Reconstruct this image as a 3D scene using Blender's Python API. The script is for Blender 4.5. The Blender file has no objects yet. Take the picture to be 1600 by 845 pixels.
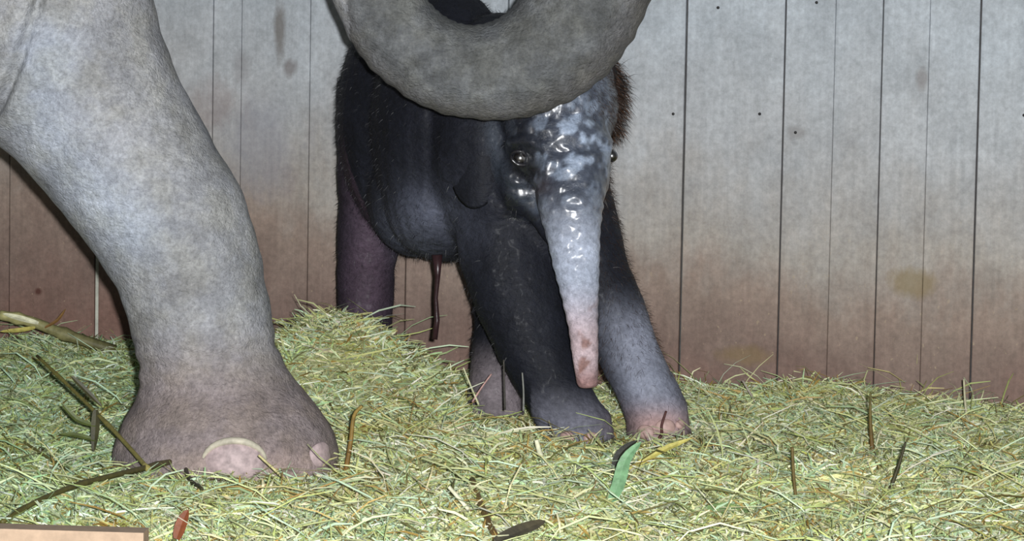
import bpy, bmesh, math, random
import numpy as np
from mathutils import Vector, Matrix, noise
from mathutils.bvhtree import BVHTree

random.seed(7); RNG = np.random.default_rng(7)
scene = bpy.context.scene
COL = scene.collection

# ------------------------------------------------------------------ camera
F = 4500.0                                   # focal length in pixels of the 1600x845 frame
CAM = Vector((0.0, 0.0, 0.78))
PITCH, ROLL = math.radians(4.1), 0.018
_f = Vector((0, math.cos(PITCH), -math.sin(PITCH)))
_r0 = Vector((1, 0, 0)); _u0 = _r0.cross(_f)
_r = _r0 * math.cos(ROLL) + _u0 * math.sin(ROLL)
_u = _u0 * math.cos(ROLL) - _r0 * math.sin(ROLL)
cd = bpy.data.cameras.new('camera'); cam = bpy.data.objects.new('camera', cd); COL.objects.link(cam)
cd.sensor_width = 36.0; cd.lens = F * 36.0 / 1600.0; cd.clip_start = 0.1
R3 = Matrix((_r, _u, -_f)).transposed()
cam.matrix_world = Matrix.Translation(CAM) @ R3.to_4x4()
scene.camera = cam

# ------------------------------------------------------------------ world, lamps, exposure
world = bpy.data.worlds.new('world'); scene.world = world; world.use_nodes = True
world.node_tree.nodes['Background'].inputs[0].default_value = (0.80, 0.90, 1.0, 1)
world.node_tree.nodes['Background'].inputs[1].default_value = 0.11
ld = bpy.data.lights.new('camera_flash', 'POINT'); flash = bpy.data.objects.new('camera_flash', ld)
COL.objects.link(flash); flash.location = (0.062, 0.02, 0.825)
ld.energy = 1310.0; ld.shadow_soft_size = 0.022; ld.color = (0.97, 0.985, 1.0)
vs = scene.view_settings
scene.display_settings.display_device = 'sRGB'
vs.view_transform = 'Standard'; vs.look = 'None'; vs.gamma = 1.0; vs.use_curve_mapping = False
vs.exposure = 0.0

# ------------------------------------------------------------------ helpers
def ray(px, py):
    return _f + _r * ((px - 800.0) / F) + _u * ((422.5 - py) / F)

def P(px, py, y):
    d = ray(px, py)
    return CAM + d * ((y - CAM.y) / d.y)

def link(o, parent=None):
    COL.objects.link(o)
    if parent is not None:
        o.parent = parent
        o.matrix_parent_inverse = Matrix.Translation(parent.location).inverted()
    return o

def np_mesh(name, verts, faces, smooth=True, col=None):
    """faces: (n,k) array with k = 3 or 4"""
    me = bpy.data.meshes.new(name)
    v = np.asarray(verts, dtype=np.float32).reshape(-1, 3); f = np.asarray(faces, dtype=np.int32)
    n, k = f.shape
    me.vertices.add(len(v)); me.vertices.foreach_set('co', v.ravel())
    me.loops.add(n * k); me.loops.foreach_set('vertex_index', f.ravel())
    me.polygons.add(n); me.polygons.foreach_set('loop_start', np.arange(0, n * k, k, dtype=np.int32))
    me.polygons.foreach_set('use_smooth', np.full(n, smooth))
    me.update(calc_edges=True); me.validate()
    if col is not None: set_col(me, col)
    return me

def set_col(me, col):
    a = me.attributes.get('Col') or me.attributes.new('Col', 'FLOAT_COLOR', 'POINT')
    c = np.ones((len(me.vertices), 4), dtype=np.float32); c[:, :3] = col
    a.data.foreach_set('color', c.ravel())

def obj(name, me, mat, parent=None):
    o = bpy.data.objects.new(name, me); me.materials.clear(); me.materials.append(mat)
    return link(o, parent)

def tag(o, label, cat, group=None, kind=None):
    o['label'] = label; o['category'] = cat
    if group: o['group'] = group
    if kind: o['kind'] = kind
    return o

def empty(name, loc):
    o = bpy.data.objects.new(name, None); o.location = loc; o.empty_display_size = 0.1
    COL.objects.link(o); return o

class MB:
    """collects closed lofts, ellipsoids and tubes into one triangle / quad soup"""
    def __init__(s): s.v = []; s.f = []
    def rings(s, rings, cap=True):
        b = len(s.v); n = len(rings[0])
        for r in rings: s.v += [tuple(p) for p in r]
        for i in range(len(rings) - 1):
            for j in range(n):
                a = b + i * n + j; c = b + i * n + (j + 1) % n
                s.f.append((a, c, c + n, a + n))
        if cap:
            for i, sg in ((0, -1), (len(rings) - 1, 1)):
                c = sum((Vector(p) for p in rings[i]), Vector()) / n
                s.v.append(tuple(c)); k = len(s.v) - 1
                for j in range(n):
                    a = b + i * n + j; d = b + i * n + (j + 1) % n
                    s.f.append((d, a, k) if sg < 0 else (a, d, k))
    def ell(s, c, r, rot=None, n=24, m=14):
        rings = []
        c = Vector(c)
        for i in range(m + 1):
            t = math.pi * (i / m); t = min(max(t, 0.02), math.pi - 0.02)
            ring = []
            for j in range(n):
                a = 2 * math.pi * j / n
                p = Vector((r[0] * math.sin(t) * math.cos(a), r[1] * math.sin(t) * math.sin(a), -r[2] * math.cos(t)))
                if rot is not None: p = rot @ p
                ring.append(c + p)
            rings.append(ring)
        s.rings(rings)
    def tube(s, pts, rad, n=24, flat=None):
        pts = [Vector(p) for p in pts]; rings = []; up = None
        for i, p in enumerate(pts):
            t = (pts[min(i + 1, len(pts) - 1)] - pts[max(i - 1, 0)]).normalized()
            if up is None:
                up = Vector((0, 1, 0)) if abs(t.y) < 0.9 else Vector((1, 0, 0))
            u = (up - t * up.dot(t)).normalized(); up = u; w = t.cross(u)
            k = flat or 1.0
            rings.append([p + u * (rad[i] * k * math.cos(2 * math.pi * j / n)) + w * (rad[i] * math.sin(2 * math.pi * j / n)) for j in range(n)])
        s.rings(rings)
    def sil(s, pairs, y, dep, n=36):
        """loft between left and right outline points (pixels); dep = depth half-width / half-width"""
        rings = []
        for k, (l, r) in enumerate(pairs):
            yy = y[k] if isinstance(y, (list, tuple)) else y
            dd = dep[k] if isinstance(dep, (list, tuple)) else dep
            a = P(l[0], l[1], yy); b = P(r[0], r[1], yy); c = (a + b) / 2; U = (b - a) / 2
            V = Vector((0, U.length * dd, 0))
            rings.append([c + U * math.cos(2 * math.pi * j / n) + V * math.sin(2 * math.pi * j / n) for j in range(n)])
        s.rings(rings)
    def limb(s, pts, dep=1.0, n=28):
        """pts: (px, py, depth, radius px)"""
        pairs = []; ys = []
        for i, (x, y, d, r) in enumerate(pts):
            a = pts[max(i - 1, 0)]; b = pts[min(i + 1, len(pts) - 1)]
            tx, ty = b[0] - a[0], b[1] - a[1]; L = math.hypot(tx, ty) or 1
            nx, ny = ty / L, -tx / L
            if nx < 0: nx, ny = -nx, -ny
            pairs.append(((x - nx * r, y - ny * r), (x + nx * r, y + ny * r))); ys.append(d)
        s.sil(pairs, ys, dep, n)
    def pell(s, px, py, d, rx, rz, ry, rot=None):
        k = d / F
        s.ell(P(px, py, d), (rx * k, ry, rz * k), rot)
    def raw(s, name, smooth=True):
        me = bpy.data.meshes.new(name); me.from_pydata(s.v, [], s.f)
        bm = bmesh.new(); bm.from_mesh(me); bmesh.ops.recalc_face_normals(bm, faces=bm.faces); bm.to_mesh(me); bm.free()
        me.polygons.foreach_set('use_smooth', np.full(len(me.polygons), smooth)); return me

def remeshed(mb, name, voxel, iters, fix=None):
    """union of all the lofts as one continuous smooth surface"""
    me = mb.raw(name + '_src'); o = bpy.data.objects.new(name + '_src', me); COL.objects.link(o)
    m = o.modifiers.new('r', 'REMESH'); m.mode = 'VOXEL'; m.voxel_size = voxel; m.adaptivity = 0
    dg = bpy.context.evaluated_depsgraph_get()
    out = bpy.data.meshes.new_from_object(o.evaluated_get(dg)); out.name = name
    bpy.data.objects.remove(o); bpy.data.meshes.remove(me)
    n = len(out.vertices); v = np.empty(n * 3, np.float32); out.vertices.foreach_get('co', v); v = v.reshape(-1, 3).astype(np.float64)
    e = np.empty(len(out.edges) * 2, np.int32); out.edges.foreach_get('vertices', e); e = e.reshape(-1, 2)
    deg = np.bincount(e.ravel(), minlength=n).astype(float)[:, None]; deg[deg == 0] = 1
    def lap(x):
        s_ = np.zeros_like(x)
        for k in range(x.shape[1]):
            s_[:, k] = np.bincount(e[:, 0], weights=x[e[:, 1], k], minlength=n) + np.bincount(e[:, 1], weights=x[e[:, 0], k], minlength=n)
        return s_ / deg - x
    for i in range(iters):                       # Taubin: no shrink
        v += 0.6 * lap(v); v -= 0.61 * lap(v) if i % 2 else 0.45 * lap(v)
    put(out, v); out.polygons.foreach_set('use_smooth', np.full(len(out.polygons), True))
    return out, v

def put(me, v):
    me.vertices.foreach_set('co', v.astype(np.float32).ravel()); me.update()

def normals(me):
    n = np.empty(len(me.vertices) * 3, np.float32); me.vertices.foreach_get('normal', n); return n.reshape(-1, 3).astype(np.float64)

def to_px(v):
    d = v - np.array(CAM); z = d @ np.array(_f)
    return 800 + F * (d @ np.array(_r)) / z, 422.5 - F * (d @ np.array(_u)) / z

def vnoise(v, scale, seed=0.0):
    off = Vector((seed, seed * 1.7, -seed)); return np.array([noise.noise(Vector(p) * scale + off) for p in v])

def seg_dist(x, y, pts):
    """distance in the plane from points to a polyline"""
    best = np.full(x.shape, 1e9)
    for (ax, ay), (bx, by) in zip(pts[:-1], pts[1:]):
        dx, dy = bx - ax, by - ay; t = np.clip(((x - ax) * dx + (y - ay) * dy) / (dx * dx + dy * dy), 0, 1)
        best = np.minimum(best, np.hypot(x - ax - t * dx, y - ay - t * dy))
    return best

def sstep(a, b, x):
    t = np.clip((x - a) / (b - a), 0, 1); return t * t * (3 - 2 * t)

def srgb(r, g, b):
    f = lambda c: (c / 255 / 12.92) if c <= 10 else (((c / 255) + 0.055) / 1.055) ** 2.4
    return np.array((f(r), f(g), f(b)))

# ------------------------------------------------------------------ materials
class NT:
    def __init__(s, name):
        s.m = bpy.data.materials.new(name); s.m.use_nodes = True; s.t = s.m.node_tree
        s.b = s.t.nodes['Principled BSDF']
    def n(s, typ, **kw):
        k = s.t.nodes.new(typ)
        for a, b in kw.items(): setattr(k, a, b)
        return k
    def l(s, a, b): s.t.links.new(a, b)
    def noise(s, scale, detail=4, rough=0.6, vec=None, dist=0.0):
        k = s.n('ShaderNodeTexNoise'); k.inputs['Scale'].default_value = scale; k.inputs['Detail'].default_value = detail
        k.inputs['Roughness'].default_value = rough; k.inputs['Distortion'].default_value = dist
        s.l(vec if vec is not None else s.pos(), k.inputs['Vector']); return k.outputs['Fac']
    def pos(s):
        if not hasattr(s, '_p'): s._p = s.n('ShaderNodeNewGeometry').outputs['Position']
        return s._p
    def mapped(s, scale):
        k = s.n('ShaderNodeMapping'); k.inputs['Scale'].default_value = scale; s.l(s.pos(), k.inputs['Vector']); return k.outputs[0]
    def ramp(s, fac, stops):
        k = s.n('ShaderNodeValToRGB'); s.l(fac, k.inputs[0]); e = k.color_ramp.elements
        while len(e) < len(stops): e.new(0.5)
        for i, (p, c) in enumerate(stops):
            e[i].position = p; e[i].color = (*c, 1) if hasattr(c, '__len__') else (c, c, c, 1)
        return k.outputs[0]
    def mix(s, a, b, fac, mode='MIX'):
        k = s.n('ShaderNodeMix', data_type='RGBA', blend_type=mode)
        for i, val in ((0, fac), (6, a), (7, b)):
            if hasattr(val, 'is_linked'): s.l(val, k.inputs[i])
            elif i == 0: k.inputs[0].default_value = val
            else: k.inputs[i].default_value = (*val, 1) if hasattr(val, '__len__') else (val, val, val, 1)
        return k.outputs[2]
    def math(s, op, a, b=0.0):
        k = s.n('ShaderNodeMath', operation=op)
        for i, val in enumerate((a, b)):
            if hasattr(val, 'is_linked'): s.l(val, k.inputs[i])
            else: k.inputs[i].default_value = val
        return k.outputs[0]
    def bump(s, h, strength, dist, prev=None):
        k = s.n('ShaderNodeBump'); k.inputs['Strength'].default_value = strength; k.inputs['Distance'].default_value = dist
        s.l(h, k.inputs['Height'])
        if prev is not None: s.l(prev, k.inputs['Normal'])
        return k.outputs[0]
    def attr(s): return s.n('ShaderNodeAttribute', attribute_name='Col').outputs['Color']
    def fin(s, col, rough, normal=None, spec=0.5):
        for sock, val in ((s.b.inputs['Base Color'], col), (s.b.inputs['Roughness'], rough)):
            if hasattr(val, 'is_linked'): s.l(val, sock)
            elif hasattr(val, '__len__'): sock.default_value = (*val, 1)
            else: sock.default_value = val
        if normal is not None: s.l(normal, s.b.inputs['Normal'])
        s.b.inputs['Specular IOR Level'].default_value = spec
        return s.m

def mat_skin_adult():
    t = NT('adult_skin')
    big = t.ramp(t.noise(9, 5, 0.65), [(0.30, 0.74), (0.70, 1.20)])
    fine = t.ramp(t.noise(120, 4, 0.75), [(0.28, 0.66), (0.72, 1.30)])
    mid = t.ramp(t.noise(38, 4, 0.7), [(0.3, 0.80), (0.7, 1.18)])
    tint = t.mix((0.99, 1.0, 1.02), (1.02, 1.01, 0.95), t.ramp(t.noise(14, 3, 0.6), [(0.4, 0.0), (0.62, 1.0)]))
    c = t.mix(t.attr(), big, 1.0, 'MULTIPLY'); c = t.mix(c, fine, 1.0, 'MULTIPLY'); c = t.mix(c, mid, 1.0, 'MULTIPLY'); c = t.mix(c, tint, 1.0, 'MULTIPLY')
    v = t.n('ShaderNodeTexVoronoi', feature='DISTANCE_TO_EDGE'); v.inputs['Scale'].default_value = 85; v.inputs['Randomness'].default_value = 1.0
    wob = t.n('ShaderNodeTexNoise'); wob.inputs['Scale'].default_value = 12; t.l(t.pos(), wob.inputs['Vector'])
    off = t.mix(t.mapped((1, 1, 1.5)), wob.outputs['Color'], 0.06, 'ADD'); t.l(off, v.inputs['Vector'])
    cr = t.ramp(v.outputs['Distance'], [(0.0, 0.0), (0.16, 1.0)])
    nb = t.bump(cr, 0.3, 0.0025); nb = t.bump(t.noise(190, 3, 0.7), 0.75, 0.003, nb); nb = t.bump(t.noise(26, 3, 0.6, t.mapped((1, 1, 2.2))), 0.5, 0.008, nb)
    return t.fin(c, 0.8, nb, 0.25)

def mat_skin_calf():
    t = NT('calf_skin')
    big = t.ramp(t.noise(11, 4, 0.6), [(0.3, 0.70), (0.7, 1.25)])
    fine = t.ramp(t.noise(90, 4, 0.75), [(0.28, 0.65), (0.72, 1.35)])
    c = t.mix(t.attr(), big, 1.0, 'MULTIPLY'); c = t.mix(c, fine, 1.0, 'MULTIPLY')
    wet = t.n('ShaderNodeAttribute', attribute_name='Wet').outputs['Fac']
    rough = t.math('SUBTRACT', 0.70, t.math('MULTIPLY', wet, 0.30))
    nb = t.bump(t.noise(42, 3, 0.6, t.mapped((1, 1, 1.8))), 0.55, 0.008)
    nb = t.bump(t.noise(150, 3, 0.7), 0.45, 0.003, nb)
    m = t.fin(c, rough, nb, 0.3)
    t.l(wet, t.b.inputs['Coat Weight']); t.b.inputs['Coat Roughness'].default_value = 0.30; t.b.inputs['Coat IOR'].default_value = 1.8
    cb = t.bump(t.noise(34, 1, 0.4), 1.0, 0.016); t.l(cb, t.b.inputs['Coat Normal'])
    return m

def mat_flat(name, col, rough=0.6, scale=60, lo=0.75, hi=1.25, bump=0.3, spec=0.4, attr=False):
    t = NT(name)
    k = t.ramp(t.noise(scale, 3, 0.6), [(0.3, lo), (0.7, hi)])
    base = t.attr() if attr else tuple(col)
    c = t.mix(base, k, 1.0, 'MULTIPLY')
    return t.fin(c, rough, t.bump(t.noise(scale * 1.5, 3, 0.6), bump, 0.002), spec)

def _st(px, py, rx, rz, amt, cc):
    y = 7.05 - .63 * px / 1600; p = P(px, py, y); return (p.x, p.z, rx, rz, amt, cc)
STAINS = [_st(438, 50, .018, .09, .75, (112, 106, 100)), _st(455, 105, .025, .03, .6, (110, 100, 96)), _st(1440, 125, .016, .03, .5, (128, 120, 116)), _st(1425, 440, .06, .04, .6, (140, 122, 82)),
          _st(1165, 555, .08, .03, .5, (140, 118, 78)), _st(375, 105, .03, .06, .4, (128, 122, 122)), _st(60, 455, .012, .012, .9, (86, 52, 44)), _st(1243, 207, .022, .018, .5, (130, 126, 124)), _st(400, 225, .14, .14, .45, (140, 142, 154)), _st(330, 165, .09, .08, .35, (148, 128, 122))]
def mat_wall():
    t = NT('painted_plank')
    sep = t.n('ShaderNodeSeparateXYZ'); t.l(t.pos(), sep.inputs[0])
    n1 = t.noise(2.6, 5, 0.65, t.mapped((1.2, 1.2, 0.8))); n2 = t.noise(13, 5, 0.7, t.mapped((1, 1, 0.45)))
    h = t.math('ADD', sep.outputs[2], t.math('MULTIPLY', t.math('SUBTRACT', n1, 0.5), 0.45))
    h = t.math('ADD', h, t.math('MULTIPLY', t.math('SUBTRACT', n2, 0.5), 0.16))
    h = t.math('ADD', h, t.math('MULTIPLY', sep.outputs[0], 0.10))           # the left boards are dirtier higher up
    c = t.ramp(h, [(0.02, srgb(132, 103, 92)), (0.16, srgb(132, 110, 100)), (0.33, srgb(152, 134, 122)), (0.47, srgb(170, 163, 155)), (0.68, srgb(182, 184, 186)), (0.95, srgb(182, 189, 195))])
    spk = t.ramp(t.noise(70, 4, 0.75), [(0.3, 0.80), (0.72, 1.18)])
    blot = t.ramp(t.noise(9, 4, 0.65), [(0.3, 0.86), (0.7, 1.12)])
    grain = t.ramp(t.noise(30, 4, 0.6, t.mapped((3, 3, 0.12))), [(0.3, 0.92), (0.7, 1.06)])
    for k in (spk, blot, grain): c = t.mix(c, k, 1.0, 'MULTIPLY')
    fl = t.ramp(t.noise(95, 2, 0.5, t.mapped((1, 1, 0.7))), [(0.70, 0.0), (0.74, 0.5)])          # pale chaff flecks stuck to the boards
    low = t.ramp(sep.outputs[2], [(0.1, 1.0), (0.55, 0.0)])
    c = t.mix(c, tuple(srgb(190, 170, 140)), t.math('MULTIPLY', fl, low))
    for (sx, sz, rx, rz, amt, cc) in STAINS:                                  # damp and rubbed marks with an edge of their own
        dx = t.math('DIVIDE', t.math('SUBTRACT', sep.outputs[0], sx), rx); dz = t.math('DIVIDE', t.math('SUBTRACT', sep.outputs[2], sz), rz)
        dd = t.math('SQRT', t.math('ADD', t.math('MULTIPLY', dx, dx), t.math('MULTIPLY', dz, dz)))
        dd = t.math('ADD', dd, t.math('MULTIPLY', t.math('SUBTRACT', n2, .5), 1.6))
        c = t.mix(c, tuple(srgb(*cc)), t.math('MULTIPLY', t.ramp(dd, [(.45, 1.0), (1.0, 0.0)]), amt))
    nb = t.bump(t.noise(40, 4, 0.65, t.mapped((2, 2, 0.3))), 0.25, 0.004); nb = t.bump(t.noise(150, 3, 0.7), 0.3, 0.002, nb)
    return t.fin(c, 0.75, nb, 0.3)

def mat_floor():
    t = NT('bare_floor')
    c = t.ramp(t.noise(9, 6, 0.7), [(0.3, srgb(214, 184, 156)), (0.7, srgb(240, 212, 184))])
    c = t.mix(c, t.ramp(t.noise(120, 3, 0.7), [(0.3, 0.85), (0.7, 1.12)]), 1.0, 'MULTIPLY')
    return t.fin(c, 0.85, t.bump(t.noise(60, 4, 0.7), 0.4, 0.004), 0.3)

def mat_haybed():
    t = NT('matted_hay')
    c = t.ramp(t.noise(60, 5, 0.7, t.mapped((1, 1.6, 1))), [(0.25, srgb(150, 146, 100)), (0.5, srgb(198, 200, 150)), (0.75, srgb(222, 224, 188))])
    return t.fin(c, 0.85, t.bump(t.noise(80, 4, 0.7), 0.8, 0.01), 0.2)

def mat_hay():
    t = NT('hay_blade'); m = t.fin(t.attr(), 0.55, None, 0.45)
    return m

M = dict(adult=mat_skin_adult(), calf=mat_skin_calf(), wall=mat_wall(), floor=mat_floor(), bed=mat_haybed(), hay=mat_hay())
M['nail'] = mat_flat('toenail', srgb(186, 166, 165), 0.6, 60, 0.62, 1.3)
M['floor_standin'] = mat_flat('floor_standin', srgb(184, 160, 136), 0.8, 50, 0.85, 1.12)
M['cuticle'] = mat_flat('cuticle', srgb(200, 192, 172), 0.6, 60, .7, 1.2)
M['calfnail'] = mat_flat('calf_toenail', srgb(184, 154, 146), 0.55, 60)
M['eye'] = mat_flat('eye', (0.006, 0.004, 0.003), 0.34, 20, 0.9, 1.1, 0.0, 1.0)
_b = M['eye'].node_tree.nodes['Principled BSDF']; _b.inputs['Coat Weight'].default_value = 1; _b.inputs['Coat Roughness'].default_value = .26; _b.inputs['Coat IOR'].default_value = 1.9
M['joint'] = mat_flat('joint_strip', srgb(196, 196, 182), 0.8, 30, 0.7, 1.15)
M['backing'] = mat_flat('backing', srgb(70, 68, 68), 0.9)
M['iron'] = mat_flat('iron', srgb(40, 38, 38), 0.6)
M['hair'] = mat_flat('hair', srgb(40, 28, 22), 0.45, 30, attr=True, bump=0)
M['cord'] = mat_flat('cord', srgb(52, 34, 36), 0.35, 50)
M['plant'] = mat_flat('plant', (0, 0, 0), 0.55, 70, 0.7, 1.3, 0.3, 0.4, attr=True)

# ------------------------------------------------------------------ the setting: wall, floor
WL, WR = P(0, 422, 7.05), P(1600, 422, 6.42)               # the plank wall runs away to the left
WDIR = Vector((WR.x - WL.x, WR.y - WL.y, 0)).normalized(); WN = Vector((WDIR.y, -WDIR.x, 0))   # WN faces the camera
def wall_s(px, py=250):
    d = ray(px, py); o = Vector((WL.x, WL.y, 0)); t = (o - CAM).dot(WN) / d.dot(WN); return (CAM + d * t - o).dot(WDIR)
def wall_y(x): return WL.y + (x - WL.x) * WDIR.y / WDIR.x

wall = empty('wall_back', (WL.x, WL.y, 0)); wall['kind'] = 'structure'
wall.rotation_euler = (0, 0, math.atan2(WDIR.y, WDIR.x))
def wall_part(name, me, mat):
    o = bpy.data.objects.new(name, me); me.materials.append(mat); COL.objects.link(o); o.parent = wall; return o
H_W = 2.5
seams = [(wall_s(p), g) for p, g in ((15, .003), (152, .011), (331, .0022), (375, .001), (482, .002), (636, .003), (790, .003), (930, .003),
          (1068, .0045), (1222, .0038), (1300, .0008), (1374, .0026), (1447, .0007), (1526, .0038))]
w0 = seams[0][0]; seams = [(w0 - .24 * k, .004) for k in range(14, 0, -1)] + seams
w1 = seams[-1][0]; seams += [(w1 + .23 * k, .004) for k in range(1, 9)]
for i in range(len(seams) - 1):
    a = seams[i][0] + seams[i][1] / 2; b = seams[i + 1][0] - seams[i + 1][1] / 2
    q = random.uniform(-.0015, .0015); c = .0015; T = .0119
    prof = [(a, T), (a, q + c), (a + c, q), (b - c, q), (b, q + c), (b, T)]
    vs_ = []
    for z in (-.02, H_W): vs_ += [(x, y, z) for x, y in prof]
    n = len(prof)
    fs = [(j, (j + 1) % n, (j + 1) % n + n, j + n) for j in range(n)] + [tuple(range(n - 1, -1, -1)), tuple(range(n, 2 * n))]
    me = bpy.data.meshes.new('plank'); me.from_pydata(vs_, [], fs)
    wall_part('plank', me, M['wall'])
def box_me(name, x0, x1, y0, y1, z0, z1):
    me = bpy.data.meshes.new(name)
    me.from_pydata([(x, y, z) for z in (z0, z1) for x, y in ((x0, y0), (x1, y0), (x1, y1), (x0, y1))], [],
                   [(3, 2, 1, 0), (4, 5, 6, 7), (0, 1, 5, 4), (1, 2, 6, 5), (2, 3, 7, 6), (3, 0, 4, 7)]); return me
wall_part('backing_board', box_me('backing_board', seams[0][0], seams[-1][0], .012, .05, -.02, H_W), M['backing'])
for px, z1, wd in ((152, .36, .0112), (1068, .58, .0048), (482, .42, .0022)):      # pale strip in the foot of three joints
    s = wall_s(px, 450 if px != 1068 else 400)
    wall_part('joint_strip', box_me('joint_strip', s - wd / 2, s + wd / 2, .002, .0118, 0, z1), M['joint'])
for px, z1, wd in ((331, .5, .0024), (1222, .55, .004), (1374, .48, .0028), (1300, .7, .001), (1447, .7, .001), (375, .7, .0012)):
    s = wall_s(px, 450)
    wall_part('dirt_seal', box_me('dirt_seal', s - wd / 2, s + wd / 2, .0012, .0118, 0, z1), M['wall'])
def disc_me(name, r, t, n=10):
    mb = MB(); mb.rings([[(r * k * math.cos(2 * math.pi * j / n), y, r * k * math.sin(2 * math.pi * j / n)) for j in range(n)] for k, y in ((1, .002), (1, -t * .4), (.6, -t))])
    return mb.raw(name)
nailme = disc_me('nail', .0035, .002)
for px, py in ((1187, 178), (1276, 4), (1052, 178), (1122, 12), (1243, 207), (1600, 180)):
    o = bpy.data.objects.new('nail', nailme); 
    if not nailme.materials: nailme.materials.append(M['iron'])
    d = ray(px, py); oo = Vector((WL.x, WL.y, 0)); t = (oo - CAM).dot(WN) / d.dot(WN); p = CAM + d * t
    COL.objects.link(o); o.parent = wall; o.location = ((p - oo).dot(WDIR), -.001, p.z)

me = np_mesh('floor', [(-5, 1.5, 0), (3.2, 1.5, 0), (3.2, 8.6, 0), (-5, 8.6, 0)], [(0, 1, 2, 3)], False)
fl = obj('floor', me, M['floor']); fl['kind'] = 'structure'

mbk = bmesh.new(); bmesh.ops.create_cube(mbk, size=1.0)
bmesh.ops.scale(mbk, vec=(1.30, .11, .115), verts=mbk.verts); bmesh.ops.bevel(mbk, geom=list(mbk.edges), offset=.03, segments=8, affect='EDGES')
me = bpy.data.meshes.new('standin_block_1'); mbk.to_mesh(me); mbk.free()
floor_standin = obj('standin_block_1', me, M['floor_standin']); floor_standin['kind'] = 'structure'; floor_standin.location = (-1.165, 4.33, .014); floor_standin.rotation_euler = (0, math.radians(.3), math.radians(-2))  # added block standing in for bare floor, its upright face catches the flash

# ------------------------------------------------------------------ hay surface
def g2(x, y, cx, cy, sx, sy, a): return a * np.exp(-((x - cx) / sx) ** 2 - ((y - cy) / sy) ** 2)
def hay_h(x, y):
    x = np.asarray(x, float); y = np.asarray(y, float)
    h = 0.030 + 0 * x
    h = h + g2(x, y, -.38, 6.22, .24, .33, .185) + g2(x, y, -.16, 5.50, .22, .28, .04) + g2(x, y, .70, 6.42, .16, .3, .035) + g2(x, y, .5, 6.3, .1, .2, .012) - g2(x, y, 1.1, 6.35, .25, .3, .012)
    h = h + g2(x, y, -1.1, 6.85, .5, .35, .055) + g2(x, y, .45, 5.2, .3, .3, .025)
    h = h + .010 * np.sin(7.1 * x + 3.1 * y) * np.cos(5.3 * y - 2.2 * x) + .006 * np.sin(17 * x - 9 * y) * np.sin(13 * y + 5 * x)
    h = h - g2(x, y, -.54, 5.32, .27, .28, .05) - g2(x, y, .14, 5.80, .16, .24, .045) - g2(x, y, .28, 5.84, .16, .26, .03) - g2(x, y, -.03, 6.15, .12, .2, .05)
    bare = 1 - sstep(-.12, .06, (x + .80 + .05 * np.sin(9 * y)) * .55 + (y - 4.56 + .02 * np.sin(14 * x)) * .9)
    h = np.maximum(h, .0085); return h * (1 - bare) - .02 * bare

def G(px, py, lift=0.0):
    """where the sight line through a pixel meets the hay"""
    d = ray(px, py); y = 3.5
    while y < 8:
        p = P(px, py, y)
        if p.z < float(hay_h(p.x, p.y)) + lift: break
        y += .004
    return P(px, py, y)

def wally_np(x): return WL.y + (x - WL.x) * WDIR.y / WDIR.x
nx, ny = 150, 130
gx = np.linspace(-2.6, 2.0, nx); gt = np.linspace(0, 1, ny)
X, T_ = np.meshgrid(gx, gt); Y = 3.9 + T_ * (wally_np(X) - .01 - 3.9)
Z = hay_h(X, Y) - .006
idx = np.arange(nx * ny).reshape(ny, nx)
q = np.stack([idx[:-1, :-1], idx[:-1, 1:], idx[1:, 1:], idx[1:, :-1]], -1).reshape(-1, 4)
keep = Z.ravel()[q].max(1) > .002
bed = obj('hay_bed', np_mesh('hay_bed', np.stack([X, Y, Z], -1).reshape(-1, 3), q[keep]), M['bed'])
tag(bed, 'matted layer of pressed hay under the loose hay', 'hay', kind='stuff')

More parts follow.
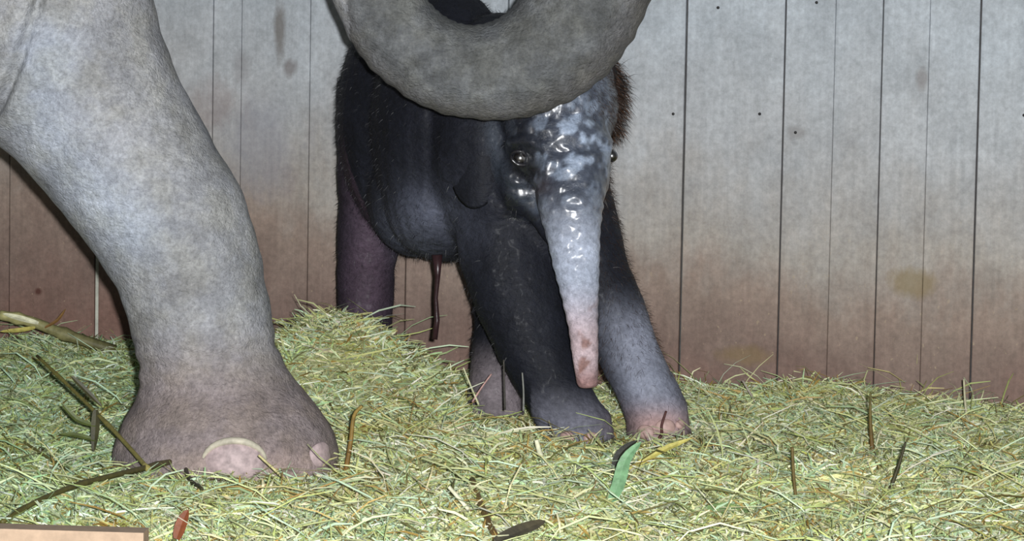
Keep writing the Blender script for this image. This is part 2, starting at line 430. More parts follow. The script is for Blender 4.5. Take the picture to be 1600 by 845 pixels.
def blades(n, xr, yr, lmin, lmax, wmin, wmax, tilt, lift, pal, pw, dens=None, seg=3):
    x = RNG.uniform(*xr, n); u = RNG.uniform(0, 1, n)
    y = yr[0] + u * (np.minimum(wally_np(x) - .03, yr[1]) - yr[0])
    h = hay_h(x, y); k = h > .004
    if dens is not None: k &= RNG.uniform(0, 1, n) < dens(x, y)
    k &= ~((x < -.585) & (y < 4.42))
    x, y, h = x[k], y[k], h[k]; n = len(x)
    L = RNG.uniform(lmin, lmax, n) * RNG.uniform(.5, 1, n); W = RNG.uniform(wmin, wmax, n)
    a = RNG.uniform(0, 2 * np.pi, n); el = np.abs(RNG.normal(0, tilt, n)); cv = RNG.normal(0, .9, n); ev = RNG.normal(-.3, .5, n)
    ts = np.linspace(-.5, .5, seg + 1)
    px_, py_, pz_ = x.copy(), y.copy(), h + RNG.uniform(-.004, lift, n)
    ds = L / seg
    V = np.empty((n, seg + 1, 2, 3)); tw = RNG.uniform(0, np.pi, n)
    for i in range(seg + 1):
        aa = a + cv * ts[i]; ee = el + ev * ts[i]
        dx, dy, dz = np.cos(aa) * np.cos(ee), np.sin(aa) * np.cos(ee), np.sin(ee)
        sx, sy = -np.sin(aa), np.cos(aa)
        ww = W * (1.0 if 0 < i < seg else .45)
        ox, oy, oz = sx * np.cos(tw) * ww, sy * np.cos(tw) * ww, np.sin(tw) * ww
        zz = np.maximum(pz_, .003)
        yy = np.minimum(py_, wally_np(px_) - .012)
        V[:, i, 0] = np.stack([px_ - ox, yy - oy, zz - oz], -1); V[:, i, 1] = np.stack([px_ + ox, yy + oy, zz + oz], -1)
        px_ = px_ + dx * ds; py_ = py_ + dy * ds; pz_ = pz_ + dz * ds
        pz_ = np.maximum(pz_, hay_h(px_, py_) - .003)
    ci = RNG.choice(len(pal), n, p=np.array(pw) / sum(pw)); C = np.array(pal)[ci] * RNG.uniform(.7, 1.2, (n, 1)) * RNG.uniform(.95, 1.05, (n, 3))
    cl = np.sin(9 * x + 4 * np.sin(6 * y)) * np.sin(8 * y + 3 * np.sin(7 * x)) + .6 * np.sin(23 * x + 11 * y + 2 * np.sin(13 * y)) * np.sin(19 * y - 8 * x)   # greener, paler and browner tufts
    br = np.clip(-cl - .15, 0, 1)[:, None]; gr = np.clip(cl, 0, 1)[:, None]
    C = C * (1 - br * np.array((.16, .24, .46))) * (1 + gr * np.array((.0, .06, .06)))
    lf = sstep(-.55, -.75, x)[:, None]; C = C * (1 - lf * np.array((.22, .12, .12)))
    C = np.repeat(C[:, None], (seg + 1) * 2, 1).reshape(-1, 3)
    b = np.arange(n)[:, None] * (seg + 1) * 2
    Fs = np.concatenate([np.stack([b[:, 0] + 2 * i, b[:, 0] + 2 * i + 1, b[:, 0] + 2 * i + 3, b[:, 0] + 2 * i + 2], -1) for i in range(seg)])
    return V.reshape(-1, 3), Fs, C

HP = [srgb(210, 212, 154), srgb(186, 194, 122), srgb(226, 226, 182), srgb(178, 202, 152), srgb(180, 150, 86), srgb(202, 220, 186), srgb(240, 238, 214), srgb(110, 104, 62)]
HW = [4, 3, 3, 2.2, 1.2, 2.4, 1.4, .8]
def clear2(x, y):
    e = lambda cx, cy, sx, sy: np.exp(-((x - cx) / sx) ** 2 - ((y - cy) / sy) ** 2)
    return 1 - np.clip(.75 * e(-.52, 5.36, .26, .30) + .7 * e(.2, 5.86, .2, .2), 0, .75)
def clear(x, y):
    e = lambda cx, cy, sx, sy: np.exp(-((x - cx) / sx) ** 2 - ((y - cy) / sy) ** 2)
    return 1 - np.clip(1.3 * e(-.52, 5.36, .3, .32) + 1.3 * e(.2, 5.92, .25, .2) + .8 * e(-.05, 6.1, .2, .2), 0, 1)
def join(*sets):
    vs_, fs, cs, b = [], [], [], 0
    for v, f, c in sets: vs_.append(v); fs.append(f + b); cs.append(c); b += len(v)
    return np.concatenate(vs_), np.concatenate(fs), np.concatenate(cs)
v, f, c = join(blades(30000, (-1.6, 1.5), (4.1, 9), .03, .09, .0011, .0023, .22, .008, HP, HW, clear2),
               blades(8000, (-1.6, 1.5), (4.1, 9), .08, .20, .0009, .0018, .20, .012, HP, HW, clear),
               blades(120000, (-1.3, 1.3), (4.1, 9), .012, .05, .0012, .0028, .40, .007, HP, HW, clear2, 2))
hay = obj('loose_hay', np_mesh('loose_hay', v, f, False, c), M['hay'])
tag(hay, 'loose green and straw coloured hay strewn over the whole floor', 'hay', kind='stuff')

# ------------------------------------------------------------------ adult elephant
adult = empty('adult_elephant', (-.55, 5.4, 0))
tag(adult, 'grey adult elephant with forefoot planted in hay and trunk curled above the calf', 'elephant')
mb = MB()
LEG = [((-480, -430), (195, -430)), ((-330, -180), (205, -230)), ((-175, 20), (222, -70)), ((-80, 130), (249, 40)), ((0, 220), (283, 135)), ((60, 285), (330, 217)),
       ((130, 370), (380, 303)), ((182, 445), (409, 400)), ((206, 520), (422, 480)), ((220, 578), (430, 545)), ((216, 618), (462, 598)),
       ((192, 658), (498, 638)), ((177, 700), (522, 676)), ((174, 730), (532, 712)), ((178, 756), (528, 742))]
mb.sil(LEG, 5.4, [.7, .7, .75, .8, .85, .88, .9, .92, .95, .95, .92, .9, .9, .9, .9], 48)
OC, OR, IC, IR = (768, -70), 260, (739, -47), 85
TR = [((560, -330), (690, -262)), ((520, -240), (662, -190)), ((506, -150), (648, -120))]
for k in range(0, 13):
    th = math.radians(180 - 15 * k); c_, s_ = math.cos(th), math.sin(th)
    TR.append(((OC[0] + OR * c_, OC[1] + OR * s_), (IC[0] + IR * c_, IC[1] + IR * s_)))
TR += [((1046, -180), (826, -160)), ((1068, -320), (832, -300)), ((1070, -480), (815, -480)), ((1062, -640), (775, -640)), ((1050, -800), (720, -800)), ((1030, -960), (640, -980))]
mb.sil(TR, [5.60, 5.58, 5.56] + [5.55] * 13 + [5.55, 5.56, 5.58, 5.60, 5.63, 5.66], .95, 40)
k_ = 5.68
mb.ell((-.12, k_, 2.10), (.42, .34, .42)); mb.ell((.05, k_, 2.22), (.26, .28, .28)); mb.ell((-.02, k_, 1.82), (.24, .20, .22))
mb.tube([(-1.1, k_, 1.75), (-.7, k_, 1.88), (-.3, k_, 2.0)], [.52, .42, .34])
mb.ell((-1.30, k_, 1.62), (.55, .44, .62)); mb.ell((-2.1, k_, 1.58), (.95, .54, .72)); mb.ell((-2.95, k_, 1.55), (.55, .47, .66))
mb.tube([(-1.42, 5.98, 1.5), (-1.46, 6.0, .9), (-1.5, 6.0, .5), (-1.52, 6.0, .2), (-1.50, 6.0, .07), (-1.50, 6.0, .012)], [.32, .2, .155, .15, .195, .205])
for yy in (5.40, 5.98):
    mb.tube([(-2.95, yy, 1.4), (-2.9, yy, .9), (-3.05, yy, .5), (-3.1, yy, .2), (-3.05, yy, .07), (-3.05, yy, .012)], [.36, .24, .16, .15, .19, .20])
mb.tube([(-3.42, k_, 1.8), (-3.55, k_, 1.4), (-3.55, k_, .9), (-3.52, k_, .6)], [.07, .05, .03, .02], 12)
body, v = remeshed(mb, 'body', .0085, 6)
px, py = to_px(v); nr = normals(body); seen = (v[:, 0] > -1.4) & (v[:, 2] < 1.3)
isleg = seen & (v[:, 0] < -.28)
istr = seen & (v[:, 0] > -.32) & (v[:, 2] > .6)
# folds: chest crease, wrist wrinkles, flexing wrinkles round the trunk
d = np.zeros(len(v))
cd_ = seg_dist(px, py, [(70, -60), (60, 0), (44, 50), (34, 85), (0, 165), (-60, 250)])
d -= np.where(isleg & (nr[:, 1] < 0), .030 * np.exp(-(cd_ / 9.0) ** 2), 0)
d += np.where(isleg & (nr[:, 1] < 0) & (px < 55), .012 * np.exp(-(cd_ / 40.0) ** 2), 0)
sel = np.where(isleg | istr)[0]
vv = v[sel]
d[sel] += .0040 * vnoise(vv, 9, 3) + .0022 * vnoise(vv, 26, 5)
along = np.hypot(px - 755, py + 58); ang = np.arctan2(py + 58, px - 755)
wr = np.sin(ang * 46 + 2.5 * np.array([noise.noise(Vector(p) * 7) for p in v[istr]]).mean() + 0.02 * along)
d += np.where(istr, .0012 * wr, 0)
band = np.exp(-((py - 570 + (px - 320) * .15) / 45) ** 2)
d += np.where(isleg, band * .0025 * np.sin((py + 12 * np.sin(px / 30)) / 5.2), 0)
v = v + nr * d[:, None]; v[:, 2] = np.maximum(v[:, 2], .004); put(body, v)
c = np.tile(srgb(152, 153, 156), (len(v), 1))
low = sstep(470, 640, py)[:, None] * isleg[:, None]
c = c * (1 - low) + srgb(142, 130, 128) * low
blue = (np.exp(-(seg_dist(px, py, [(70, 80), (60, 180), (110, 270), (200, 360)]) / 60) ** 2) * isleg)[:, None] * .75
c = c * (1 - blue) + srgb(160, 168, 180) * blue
pink = (np.exp(-((px - 420) / 125) ** 2 - ((py - 732) / 34) ** 2) * isleg)[:, None] * .75
c = c * (1 - pink) + srgb(182, 160, 156) * pink
knee = (np.exp(-((px - 285) / 60) ** 2 - ((py - 455) / 28) ** 2) * isleg)[:, None] * .35
c = c * (1 - knee) + srgb(96, 94, 98) * knee
vt = np.zeros(len(v)); vt[istr] = vnoise(v[istr], 16, 8) + .8 * vnoise(v[istr], 45, 2)
trk = istr[:, None] * 1.0
c = c * (1 - trk) + (srgb(98, 100, 101) * (1 + .35 * vt[:, None])) * trk
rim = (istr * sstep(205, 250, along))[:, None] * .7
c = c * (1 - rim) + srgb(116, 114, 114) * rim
set_col(body, c)
abody = obj('body', body, M['adult'], adult)
bvA = BVHTree.FromPolygons([tuple(p) for p in v], [tuple(p.vertices) for p in body.polygons])
def hit(bv, px, py):
    d = ray(px, py).normalized(); loc, n, i, t = bv.ray_cast(CAM, d); return loc, n
def nail_mesh(loc, n, w, hgt, t, up=Vector((0, 0, 1)), name='toenail'):
    """a low arched plate seated on the skin"""
    side = up.cross(n).normalized(); u = n.cross(side).normalized(); mb = MB(); rings = []
    for r, h in ((1.0, -.4), (1.0, .25), (.86, .75), (.55, 1.0), (.15, 1.05)):
        ring = []
        for j in range(28):
            a = 2 * math.pi * j / 28; x = math.cos(a); y = math.sin(a)
            y = y if y > 0 else max(y, -1) * .75
            bend = (r * x) ** 2 * w * .22
            ring.append(loc + side * (x * r * w) + u * (y * r * hgt) + n * (h * t - bend))
        rings.append(ring)
    mb.rings(rings); return mb.raw(name)
for px_, py_, w, hh in ((366, 724, .058, .040), (504, 713, .036, .027)):
    loc, n = hit(bvA, px_, py_); n = Vector((n.x, n.y, n.z * .3)).normalized()
    tn = obj('toenail', nail_mesh(loc, n, w, hh, .010 if w > .05 else .005), M['nail'], adult)
    side = Vector((0, 0, 1)).cross(n).normalized(); u = n.cross(side).normalized(); mb = MB()
    pts = [loc + side * (math.cos(a) * w * 1.0) + u * (math.sin(a) * hh * 1.05) + n * (.003 - math.cos(a) ** 2 * w * .22) for a in np.linspace(.15, math.pi - .15, 14)]
    mb.tube(pts, [.003 + .004 * math.sin(math.pi * i / 13) for i in range(14)], 10)
    if px_ < 400: obj('cuticle', mb.raw('cuticle'), M['cuticle'], tn)
for px_, py_ in ():
    pass
def adult_extra():
    for sy in (-1, 1):
        mb = MB(); mb.ell((.12, k_ + sy * .285, 2.06), (.03, .02, .03), None, 14, 10); obj('eye', mb.raw('eye'), M['eye'], adult)
        mb = MB(); rings = []
        for i in range(9):
            t = i / 8; z = 2.38 - .62 * t; w = .30 * math.sin(math.pi * (.18 + .72 * t)) + .04
            x0 = -.22; y = k_ + sy * (.36 + .10 * math.sin(math.pi * t))
            rings.append([Vector((x0 - w * (1 + math.cos(a)) * .9, y + sy * .10 * (1 + math.cos(a)) * .5 + .012 * math.sin(a), z)) for a in np.linspace(0, 2 * math.pi, 20, endpoint=False)])
        mb.rings(rings); m_ = mb.raw('ear'); set_col(m_, srgb(140, 138, 140)); obj('ear', m_, M['adult'], adult)
adult_extra()

# ------------------------------------------------------------------ elephant calf
calf = empty('elephant_calf', (P(800, 640, 6.1).x, 6.1, 0))
tag(calf, 'dark wet newborn elephant calf with pale dangling trunk standing under the curled trunk', 'elephant')
mb = MB()
mb.pell(640, 185, 6.42, 114, 195, .24); mb.pell(700, 195, 6.22, 122, 212, .27); mb.pell(775, 215, 6.08, 118, 195, .23)
mb.pell(850, 330, 6.02, 108, 125, .15); mb.pell(690, 300, 6.2, 95, 108, .22); mb.pell(652, 305, 6.3, 80, 96, .20)
mb.limb([(618, 140, 6.46, 92), (598, 250, 6.48, 72), (582, 340, 6.49, 55), (572, 420, 6.5, 45), (570, 500, 6.5, 43), (570, 570, 6.5, 44), (572, 632, 6.5, 47)])
mb.limb([(760, 320, 6.28, 70), (788, 430, 6.26, 52), (783, 520, 6.24, 43), (776, 580, 6.22, 42), (774, 622, 6.2, 44), (774, 648, 6.2, 46)])
mb.limb([(790, 290, 6.0, 90), (797, 400, 5.97, 80), (812, 470, 5.95, 71), (834, 540, 5.93, 60), (858, 595, 5.91, 51), (884, 640, 5.90, 52), (902, 668, 5.89, 56), (906, 694, 5.88, 56)])
mb.limb([(890, 330, 6.02, 72), (922, 420, 6.0, 60), (955, 490, 5.98, 54), (984, 555, 5.96, 49), (1008, 605, 5.95, 47), (1026, 645, 5.94, 50), (1030, 682, 5.93, 52)])
# head
mb.pell(868, 165, 5.91, 98, 110, .15); mb.pell(835, 110, 5.95, 55, 55, .10); mb.pell(915, 120, 5.95, 50, 52, .10)
mb.pell(872, 225, 5.85, 84, 78, .11); mb.pell(818, 275, 5.90, 48, 66, .09); mb.pell(925, 260, 5.88, 30, 70, .08)
mb.pell(814, 222, 5.815, 26, 12, .035); mb.pell(938, 222, 5.82, 20, 12, .04)
mb.limb([(850, 295, 5.89, 52), (866, 345, 5.84, 32), (880, 388, 5.80, 17)])
TRK = [(886, 240, 5.82, 72), (890, 280, 5.785, 59), (892, 325, 5.755, 51), (896, 365, 5.735, 43), (900, 410, 5.72, 37), (906, 460, 5.71, 30), (911, 510, 5.705, 24), (914, 555, 5.70, 21), (917, 590, 5.70, 18), (918, 606, 5.70, 16)]
mb.limb(TRK, .95, 30)
mb.pell(780, 300, 5.98, 60, 100, .12)
cb, v = remeshed(mb, 'body', .006, 7)
px, py = to_px(v); nr = normals(cb)
head = (v[:, 1] < 5.90) & (py < 345); trk = (v[:, 1] < 5.80) & (py > 290) & (np.abs(px - 903) < 62)
d = .0035 * vnoise(v, 12, 2) + .0016 * vnoise(v, 38, 9)
ed = np.hypot((px - 818) / 1.2, py - 252)
d += np.where(head, .0035 * np.sin(ed / 4.2) * np.exp(-((ed - 30) / 22) ** 2), 0)            # folds round the eye
d -= np.where(head & (px < 880), .010 * np.exp(-(np.hypot(px - 815, (py - 247) * 1.3) / 13) ** 2), 0)
d = np.where(trk, d * .3, d); d += np.where(trk, .0008 * np.sin(py / 3.4 + 1.5 * np.sin(px / 18)) * sstep(600, 500, py), 0)  # rings round the trunk
fh = head & (px > 835)
d += np.where(fh, .0028 * vnoise(v * np.array((1, 1, 1.6)), 40, 4), 0)
v = v + nr * d[:, None]; v[:, 2] = np.maximum(v[:, 2], .004); put(cb, v)
c = np.tile(srgb(24, 26, 35), (len(v), 1))
def blend(w, col):
    global c
    w = np.clip(w, 0, 1)[:, None]; c = c * (1 - w) + np.array(col) * w
blend(np.exp(-((px - 655) / 70) ** 2 - ((py - 350) / 60) ** 2) * .8, srgb(98, 102, 118))                       # belly
blend(np.exp(-(seg_dist(px, py, [(575, 260), (580, 360), (570, 480)]) / 45) ** 2) * (v[:, 1] > 6.3) * .75, srgb(88, 70, 84))   # mauve hind leg
blend(sstep(520, 600, py) * (v[:, 1] > 6.1) * .85, srgb(128, 118, 122))                                        # rear feet
blend(np.exp(-(seg_dist(px, py, [(1000, 500), (1020, 600), (1035, 650)]) / 60) ** 2) * (px > 935) * (v[:, 1] > 5.8) * sstep(430, 540, py) * .9, srgb(146, 150, 166))
blend(sstep(590, 660, py) * (px > 830) * (px < 975) * .7 * (v[:, 1] > 5.78), srgb(122, 122, 134))
blend(np.exp(-((px - 1030) / 55) ** 2 - ((py - 665) / 28) ** 2) * .8, srgb(190, 150, 140))
fc = np.exp(-(seg_dist(px, py, [(915, 130), (905, 200), (900, 270)]) / 55) ** 2) * (v[:, 1] < 5.86)
blend(fc * .75, srgb(92, 100, 116))
blend(np.exp(-(seg_dist(px, py, [(768, 195), (782, 270), (838, 322)]) / 13) ** 2) * (v[:, 1] < 6.0) * .6, srgb(70, 78, 90))   # jaw line
film_glint = np.array([noise.noise(Vector(p) * 30 + Vector((3, 1, 5))) + .5 * noise.noise(Vector(p) * 70) for p in v])       # pale blotches: drying birth membrane plus wet highlights painted into the face colour
blend(head * (px > 790) * np.exp(-((px - 900) / 62) ** 2 - ((py - 225) / 70) ** 2) * sstep(-.05, .30, film_glint) * .85, srgb(186, 202, 226))
blend(np.exp(-((px - 822) / 26) ** 2 - ((py - 258) / 24) ** 2) * head * .9, srgb(18, 17, 20))
blend(np.exp(-((px - 848) / 18) ** 2 - ((py - 292) / 14) ** 2) * head * .6, srgb(48, 34, 34))
tw = trk * sstep(285, 400, py)
blend(tw, srgb(176, 184, 202))
blend(tw * sstep(430, 540, py) * .8, srgb(200, 172, 172)); blend(tw * sstep(560, 600, py) * .8, srgb(140, 100, 94))
spots = np.array([noise.noise(Vector(p) * 38) for p in v])
blend(tw * sstep(.18, .4, spots) * sstep(440, 520, py) * .75, srgb(124, 84, 70))
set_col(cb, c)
wet = np.clip(.02 + .9 * head * (px > 790) + .7 * trk * sstep(480, 320, py), 0, 1)
a = cb.attributes.new('Wet', 'FLOAT', 'POINT'); a.data.foreach_set('value', wet.astype(np.float32))
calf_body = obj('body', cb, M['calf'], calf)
tri = [tuple(p.vertices) for p in cb.polygons]
bvC = BVHTree.FromPolygons([tuple(p) for p in v], tri)

def ball(name, c_, r, mat, parent):
    mb = MB(); mb.ell(c_, r, None, 20, 14); return obj(name, mb.raw(name), mat, parent)
loc, n = hit(bvC, 813, 247); e1 = loc + Vector((0, .003, 0))
ball('eye', e1, (.0155, .0155, .0155), M['eye'], calf)
e2 = P(954, 243, 5.84); loc2, n2, _, _ = bvC.find_nearest(e2); e2 = loc2 + n2 * .003 + Vector((0, -.004, 0))
ball('eye', e2, (.0125, .0125, .0125), M['eye'], calf)
def lid(center, r, up, mat, tilt):
    mb = MB(); pts = []
    for a in np.linspace(.0, math.pi, 13):
        p = Vector((-math.cos(a) * r * 1.25, -.006 - math.sin(a) * .008, (math.sin(a) * r * .85) * (1 if up else -1)))
        p = Matrix.Rotation(tilt, 3, 'Y') @ p; pts.append(center + p)
    mb.tube(pts, [.002 + .0028 * math.sin(math.pi * i / 12) for i in range(13)], 10); m_ = mb.raw('eyelid'); set_col(m_, srgb(30, 29, 34))
    w = m_.attributes.new('Wet', 'FLOAT', 'POINT'); w.data.foreach_set('value', np.full(len(m_.vertices), .6, np.float32))
    obj('eyelid', m_, mat, calf)
lid(e1, .0150, True, M['calf'], .35); lid(e1, .0150, False, M['calf'], .35)

def ear_mesh(outline, y0, y1, ybulge, thick, name='ear'):
    """outline in pixels from the attached edge outwards; a curved flap of skin with thickness"""
    n = len(outline); cx = sum(p[0] for p in outline) / n; cy = sum(p[1] for p in outline) / n
    x0 = min(p[0] for p in outline); x1 = max(p[0] for p in outline); mb = MB(); rings = []
    def at(x, y): 
        t = (x - x0) / (x1 - x0); return P(x, y, y0 + (y1 - y0) * t + ybulge * math.sin(math.pi * t))
    for sgn, ks in ((-1, (.02, .4, .75, .95)), (1, (1.0, .95, .75, .4, .02))):
        for k in ks:
            th = thick * (1 - k ** 6) * sgn
            rings.append([at(cx + (p[0] - cx) * k, cy + (p[1] - cy) * k) + Vector((0, th, 0)) for p in outline])
    mb.rings(rings); me = mb.raw(name); set_col(me, srgb(27, 29, 37)); return me
def smooth_loop(pts, k=4):
    n = len(pts); out = []
    for i in range(n):
        p0, p1, p2, p3 = pts[i - 1], pts[i], pts[(i + 1) % n], pts[(i + 2) % n]
        for j in range(k):
            t = j / k
            out.append(tuple(.5 * (2 * p1[m] + (p2[m] - p0[m]) * t + (2 * p0[m] - 5 * p1[m] + 4 * p2[m] - p3[m]) * t * t + (3 * p1[m] - p0[m] - 3 * p2[m] + p3[m]) * t ** 3) for m in (0, 1)))
    return out
ear1 = ear_mesh(smooth_loop([(790, 120), (740, 128), (708, 165), (698, 215), (700, 262), (712, 305), (735, 326), (762, 318), (785, 285), (797, 235), (797, 180)]), 5.925, 5.885, -.036, .009)
ear2 = ear_mesh(smooth_loop([(925, 95), (948, 92), (968, 110), (976, 140), (974, 175), (966, 205), (955, 215), (945, 190), (935, 150)]), 5.88, 5.97, .0, .008)
ear_objs = [obj('ear', ear1, M['calf'], calf), obj('ear', ear2, M['calf'], calf)]
for px_, py_, w in ((1040, 668, .022), (1008, 676, .02), (1064, 664, .014), (885, 684, .018), (925, 686, .018)):
    loc, n = hit(bvC, px_, py_)
    if loc is None: continue
    n = Vector((n.x, n.y, n.z * .3)).normalized(); obj('toenail', nail_mesh(loc, n, w, w * .8, .005), M['calfnail'], calf)
mb = MB(); pc = [P(683, 398, 6.02), P(684, 430, 6.02), P(681, 465, 6.03), P(683, 500, 6.03), P(679, 530, 6.03)]
mb.tube(pc, [.012, .006, .0045, .006, .0065], 10); obj('umbilical_cord', mb.raw('umbilical_cord'), M['cord'], calf)
mb = MB(); mb.tube([P(600, 60, 6.60), P(585, 130, 6.68), P(575, 220, 6.69), P(572, 300, 6.69)], [.025, .018, .012, .008], 10); m_ = mb.raw('tail'); set_col(m_, srgb(40, 42, 52)); obj('tail', m_, M['calf'], calf)

# hair: short strands all over, longer on the crown, ear rim and chest
co = v; trif = np.array([(t[0], t[1], t[2]) for t in tri]); quad = np.array([t if len(t) == 4 else (*t, t[2]) for t in tri])
cen = co[quad].mean(1); nf = np.cross(co[quad[:, 1]] - co[quad[:, 0]], co[quad[:, 2]] - co[quad[:, 0]]); ar = np.linalg.norm(nf, axis=1); nf /= ar[:, None] + 1e-12
fpx, fpy = to_px(cen)
front = (np.abs(fpx - 903) < 70) & (fpy > 190) & (cen[:, 1] < 5.87)
feet = fpy > 590
wgt = ar * np.where(front, .0, 1.0) * np.where(feet, .25, 1) * np.where((fpx > 925) & (fpy < 560), 2.2, 1) * np.where(fpy < 200, 1.6, 1)
pick = RNG.choice(len(cen), 26000, p=wgt / wgt.sum())
def strands(base, nrm, L, wd, col):
    n = len(base); g = np.array((0, 0, -1.0)); dirv = nrm * .75 + g * .55 + RNG.normal(0, .28, (n, 3)); dirv /= np.linalg.norm(dirv, axis=1)[:, None]
    side = np.cross(dirv, RNG.normal(0, 1, (n, 3))); side /= np.linalg.norm(side, axis=1)[:, None]
    mid = base + dirv * L[:, None] * .5; tip = mid + (dirv + g * .35) * L[:, None] * .45
    V = np.stack([base - side * wd, base + side * wd, mid + side * wd * .7, mid - side * wd * .7, tip], 1).reshape(-1, 3)
    b = np.arange(n)[:, None] * 5
    Fq = np.concatenate([b + np.array([[0, 1, 2]]), b + np.array([[0, 2, 3]]), b + np.array([[3, 2, 4]])])
    return V, Fq, np.repeat(col, 5, 0)
bs = cen[pick] + RNG.normal(0, .002, (len(pick), 3)); nn = nf[pick]
brown = ((fpx[pick] > 915))[:, None]
hc = np.where(brown, srgb(50, 35, 26), srgb(24, 24, 30)) * RNG.uniform(.6, 1.3, (len(pick), 1))
L = RNG.uniform(.006, .016, len(pick)) * np.where(fpx[pick] > 925, 1.5, 1)
eo = []
for m_ in (ear2,):
    e_ = np.array([tuple(q_.co) for q_ in m_.vertices]); en = normals(m_); ex, _ = to_px(e_); eo.append((e_[ex > 950], en[ex > 950]))
e_ = np.repeat(eo[0][0], 8, 0) + RNG.normal(0, .006, (len(eo[0][0]) * 8, 3)); en_ = np.repeat(eo[0][1], 8, 0) * .5 + np.array((.7, 0, 0))
hv, hf, hcx = join(strands(bs, nn, L, .00035, hc), strands(e_, en_, RNG.uniform(.015, .035, len(e_)), .0005, np.tile(srgb(70, 46, 28), (len(e_), 1)) * RNG.uniform(.1, 1.3, (len(e_), 1)) ** 3))
hair = obj('hair', np_mesh('hair', hv, hf, True, hcx), M['hair'], calf); hair['kind'] = 'stuff'

# ------------------------------------------------------------------ single stalks, stems and leaves lying in the hay
def cat(pts, k=5):
    pts = [Vector(p) for p in pts]; out = []
    for i in range(len(pts) - 1):
        p0, p1, p2, p3 = pts[max(i - 1, 0)], pts[i], pts[i + 1], pts[min(i + 2, len(pts) - 1)]
        for j in range(k):
            t = j / k; out.append(.5 * (2 * p1 + (p2 - p0) * t + (2 * p0 - 5 * p1 + 4 * p2 - p3) * t * t + (3 * p1 - p0 - 3 * p2 + p3) * t ** 3))
    return out + [pts[-1]]
def place(pts, mode, lift):
    if mode == 'up':                          # rooted in the hay, standing: first point is the base
        b = G(*pts[0]); return [P(x, y, b.y - .02 - .004 * i) for i, (x, y) in enumerate(pts)]
    if isinstance(mode, (list, tuple)): return [P(x, y, d) for (x, y), d in zip(pts, mode)]
    if isinstance(mode, (int, float)): return [P(x, y, mode) for x, y in pts]
    return [G(x, y, lift) for x, y in pts]
def stem_mesh(name, w, r0, r1, col, col2=None, nodes=0):
    path = cat(w); n = len(path); mb = MB()
    rad = [r0 + (r1 - r0) * i / (n - 1) for i in range(n)]
    if nodes:
        for i in range(n):
            if i % nodes == nodes // 2: rad[i] *= 1.35
    mb.tube(path, rad, 8); me = mb.raw(name); c_ = np.tile(col, (len(me.vertices), 1))
    if col2 is not None:
        for i in range(n): c_[i * 8:(i + 1) * 8] = np.array(col) * (1 - i / n) + np.array(col2) * (i / n)
    set_col(me, c_); return me
def blade_mesh(name, w, wid, col, face=Vector((0, -.8, .6))):
    path = cat(w, 4); n = len(path); vs_ = []; fs = []
    for i, p in enumerate(path):
        t = (path[min(i + 1, n - 1)] - path[max(i - 1, 0)]).normalized(); s_ = t.cross(face).normalized(); nn_ = s_.cross(t)
        u = i / (n - 1); k = wid * (math.sin(math.pi * min(.12 + .88 * u, 1)) ** .7 + .04)
        for sx, up in ((-1, .25), (0, 0), (1, .25), (0, -.22)): vs_.append(p + s_ * (sx * k) + nn_ * (up * k if sx else up * wid))
    for i in range(n - 1):
        a = i * 4; b = a + 4
        for j in range(4): fs.append((a + j, a + (j + 1) % 4, b + (j + 1) % 4, b + j))
    fs += [(3, 2, 1, 0), tuple((n - 1) * 4 + j for j in range(4))]
    me = bpy.data.meshes.new(name); me.from_pydata([tuple(p) for p in vs_], [], fs); set_col(me, col); return me
OL, DK, BR, PALE, GR, RD, YE = srgb(134, 128, 62), srgb(60, 58, 32), srgb(120, 88, 44), srgb(226, 224, 190), srgb(116, 156, 114), srgb(120, 66, 38), srgb(190, 180, 96)
def stem(name, label, pts, mode, lift, r0, r1, col, col2=None, nodes=0, ct='stem'):
    o = obj(name, stem_mesh(name, place(pts, mode, lift), r0, r1, col, col2, nodes), M['plant']); tag(o, label, ct); return o
def leaf(name, label, pts, mode, lift, wid, col, ct='leaf', parent=None):
    o = obj(name, blade_mesh(name, place(pts, mode, lift), wid, col), M['plant'], parent)
    if parent is None: tag(o, label, ct)
    return o
# left of the adult's foot
s1 = stem('leafy_stem', 'long thin olive stem slanting across hay towards the left side of the adult foot', [(58, 556), (120, 615), (180, 675), (232, 733)], [5.88, 5.57, 5.30, 5.07], 0, .0032, .0042, OL, srgb(150, 140, 80), 6)
s1y = 5.41
leaf('leaf', '', [(150, 640), (149, 670), (146, 706)], s1y, 0, .008, DK, parent=s1)
leaf('leaf', '', [(112, 588), (136, 612), (160, 636)], s1y, 0, .005, DK, parent=s1)
leaf('leaf', '', [(150, 665), (120, 655), (95, 628)], s1y, 0, .005, srgb(80, 90, 44), parent=s1)
leaf('leaf', '', [(150, 688), (120, 680), (92, 678)], s1y, 0, .005, srgb(80, 90, 44), parent=s1)
s2 = stem('broken_stem', 'dark olive broken stem with pale snapped end lying before the adult foot', [(2, 816), (60, 782), (130, 755), (210, 735), (284, 717)], 'lie', .03, .0040, .0058, srgb(84, 80, 36), srgb(92, 84, 44), 7)
e_ = place([(280, 718), (292, 714)], 'lie', .03); mbx = MB(); mbx.tube(e_, [.0066, .0060], 8); mx = mbx.raw('snapped_end'); set_col(mx, srgb(214, 200, 150)); so = obj('snapped_end', mx, M['plant'], s2); so['label'] = 'pale snapped end'
stem('dark_twig', 'short dark bent twig at the sole below the large toenail', [(288, 722), (296, 748), (316, 764)], 'lie', .02, .0045, .003, DK)
stem('thin_stem', 'thin dull green stem at left edge running down to the broken stem', [(28, 684), (80, 718), (136, 752)], 'lie', .02, .0026, .0022, OL)
s5 = stem('cane_stalk', 'thick pale cane stalk with dark lower half leaning against the planks at far left', [(0, 492), (50, 503), (100, 522), (180, 548)], 6.72, 0, .012, .014, srgb(178, 172, 118), srgb(66, 64, 36), 7)
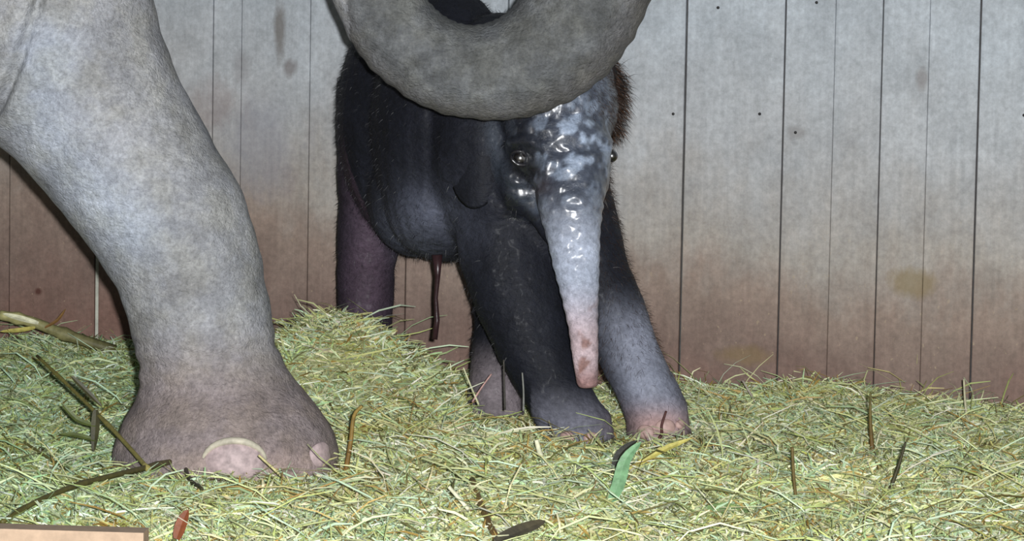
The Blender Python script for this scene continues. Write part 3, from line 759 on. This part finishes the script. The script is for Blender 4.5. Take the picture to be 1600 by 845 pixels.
leaf('leaf', '', [(60, 505), (30, 497), (4, 490)], 6.70, 0, .007, PALE, parent=s5)
leaf('leaf', '', [(70, 512), (90, 500), (103, 482)], 6.70, 0, .004, BR, parent=s5)
leaf('leaf', '', [(55, 512), (30, 516), (0, 518)], 6.69, 0, .006, YE, parent=s5)
leaf('dry_leaf', 'dark red brown dry leaf standing on the bare floor patch', [(276, 842), (284, 818), (294, 796)], 4.40, 0, .009, RD)
stem('straw', 'pale straw leaning off the large toenail of the adult foot', [(466, 768), (436, 740), (404, 711)], 'up', 0, .0028, .0022, srgb(206, 196, 140), ct='straw')
stem('brown_stalk', 'brown curved stalk upright close to the right side of the adult foot', [(540, 738), (548, 690), (553, 650), (566, 634)], 'up', 0, .005, .003, BR, srgb(160, 136, 70), ct='stalk')
# middle
leaf('grass_blade', 'broad mint green grass blade bent in front of the calf feet', [(950, 792), (966, 758), (978, 718), (1002, 690)], 'up', .03, .011, GR, 'grass')
leaf('grass_blade', 'yellow green grass blade slanting up towards the pink calf foot', [(984, 734), (1030, 706), (1082, 684)], 'up', .03, .006, YE, 'grass')
leaf('blade_shadow', 'narrow blackish strip put in as shadow just left of the mint green grass blade', [(958, 742), (970, 708), (996, 688)], 'up', .015, .008, srgb(34, 34, 24))  # dark flap added as the shadow behind the mint blade
stem('twig', 'thin dark red twig upright before the pink calf foot', [(1008, 700), (1032, 682), (1034, 664), (1041, 642)], 5.84, 0, .004, .0022, srgb(84, 44, 40), ct='twig')
stem('straw', 'stubby thick white straw standing in hay below the calf trunk', [(850, 724), (843, 706), (838, 687)], 'up', 0, .006, .004, PALE, ct='straw')
stem('straw', 'long pale straw pointing down to the brown stalk at bottom centre', [(742, 808), (722, 784), (701, 760)], 'up', 0, .0035, .0032, PALE, ct='straw')
stem('brown_stalk', 'flattened brown stalk running off the bottom edge at centre', [(738, 750), (752, 790), (776, 842)], 'lie', .02, .006, .006, srgb(150, 124, 62), BR, ct='stalk')
leaf('bark_strip', 'grey brown flat strip of bark at the bottom edge', [(776, 846), (812, 830), (852, 813)], 'lie', .03, .012, srgb(92, 84, 62), 'bark')
for lb, pts, col in (('pale straw crossing the left edge of the calf rear foot', [(748, 632), (736, 604), (724, 574)], srgb(200, 200, 160)),
                     ('pinkish straw crossing in front of the calf rear foot', [(738, 628), (752, 606), (768, 584)], srgb(186, 148, 140)),
                     ('dark upright straw in front of the calf rear foot', [(789, 640), (788, 600), (787, 562)], srgb(70, 66, 60)),
                     ('grey straw between the calf rear foot and dark foreleg', [(818, 642), (818, 610), (816, 582)], srgb(130, 130, 124))):
    stem('straw', lb, pts, 5.80, 0, .0022, .0016, col, ct='straw')
stem('straw', 'tall pale straw standing at the left of the calf hind leg', [(500, 492), (512, 464), (522, 436)], 'up', 0, .003, .0018, srgb(190, 184, 120), ct='straw')
stem('straw', 'tall blackish straw beside the pale one left of the calf hind leg', [(494, 492), (504, 470), (512, 452)], 'up', 0, .004, .0018, DK, ct='straw')
# right
stem('brown_stalk', 'upright brown stalk in the hay right of the mint green blade', [(1244, 782), (1240, 740), (1238, 698)], 'up', 0, .0030, .0026, srgb(104, 88, 48), ct='stalk')
stem('dark_stalk', 'slanting dark stalk in the hay towards the right', [(1390, 766), (1404, 728), (1415, 690)], 'up', 0, .0042, .002, srgb(58, 54, 32), ct='stalk')
stem('brown_stalk', 'slim upright stalk with rusty base near the planks at right', [(1364, 712), (1360, 660), (1360, 612)], 'up', 0, .0052, .0016, srgb(110, 78, 36), srgb(96, 96, 50), ct='stalk')
stem('straw', 'grey straw poking up against the planks right of the calf foot', [(1184, 634), (1172, 614), (1160, 594)], 'up', 0, .003, .0016, srgb(170, 160, 146), ct='straw')
stem('straw', 'pale straw poking up against the planks above the rusty stalk', [(1362, 640), (1350, 622), (1340, 606)], 'up', 0, .003, .002, srgb(206, 200, 170), ct='straw')
stem('straw', 'pale straw standing in front of the rightmost plank joint', [(1512, 664), (1508, 628), (1506, 592)], 'up', 0, .003, .002, srgb(196, 190, 158), ct='straw')
leaf('green_leaf', 'dark green leaf lying near the bottom edge right of centre', [(1090, 808), (1130, 798), (1178, 804)], 'up', .03, .014, srgb(92, 118, 62))
leaf('grass_blade', 'pale yellow blade lying flat in hay at right', [(1260, 754), (1310, 745), (1345, 738)], 'up', .03, .006, srgb(216, 214, 150), 'grass')
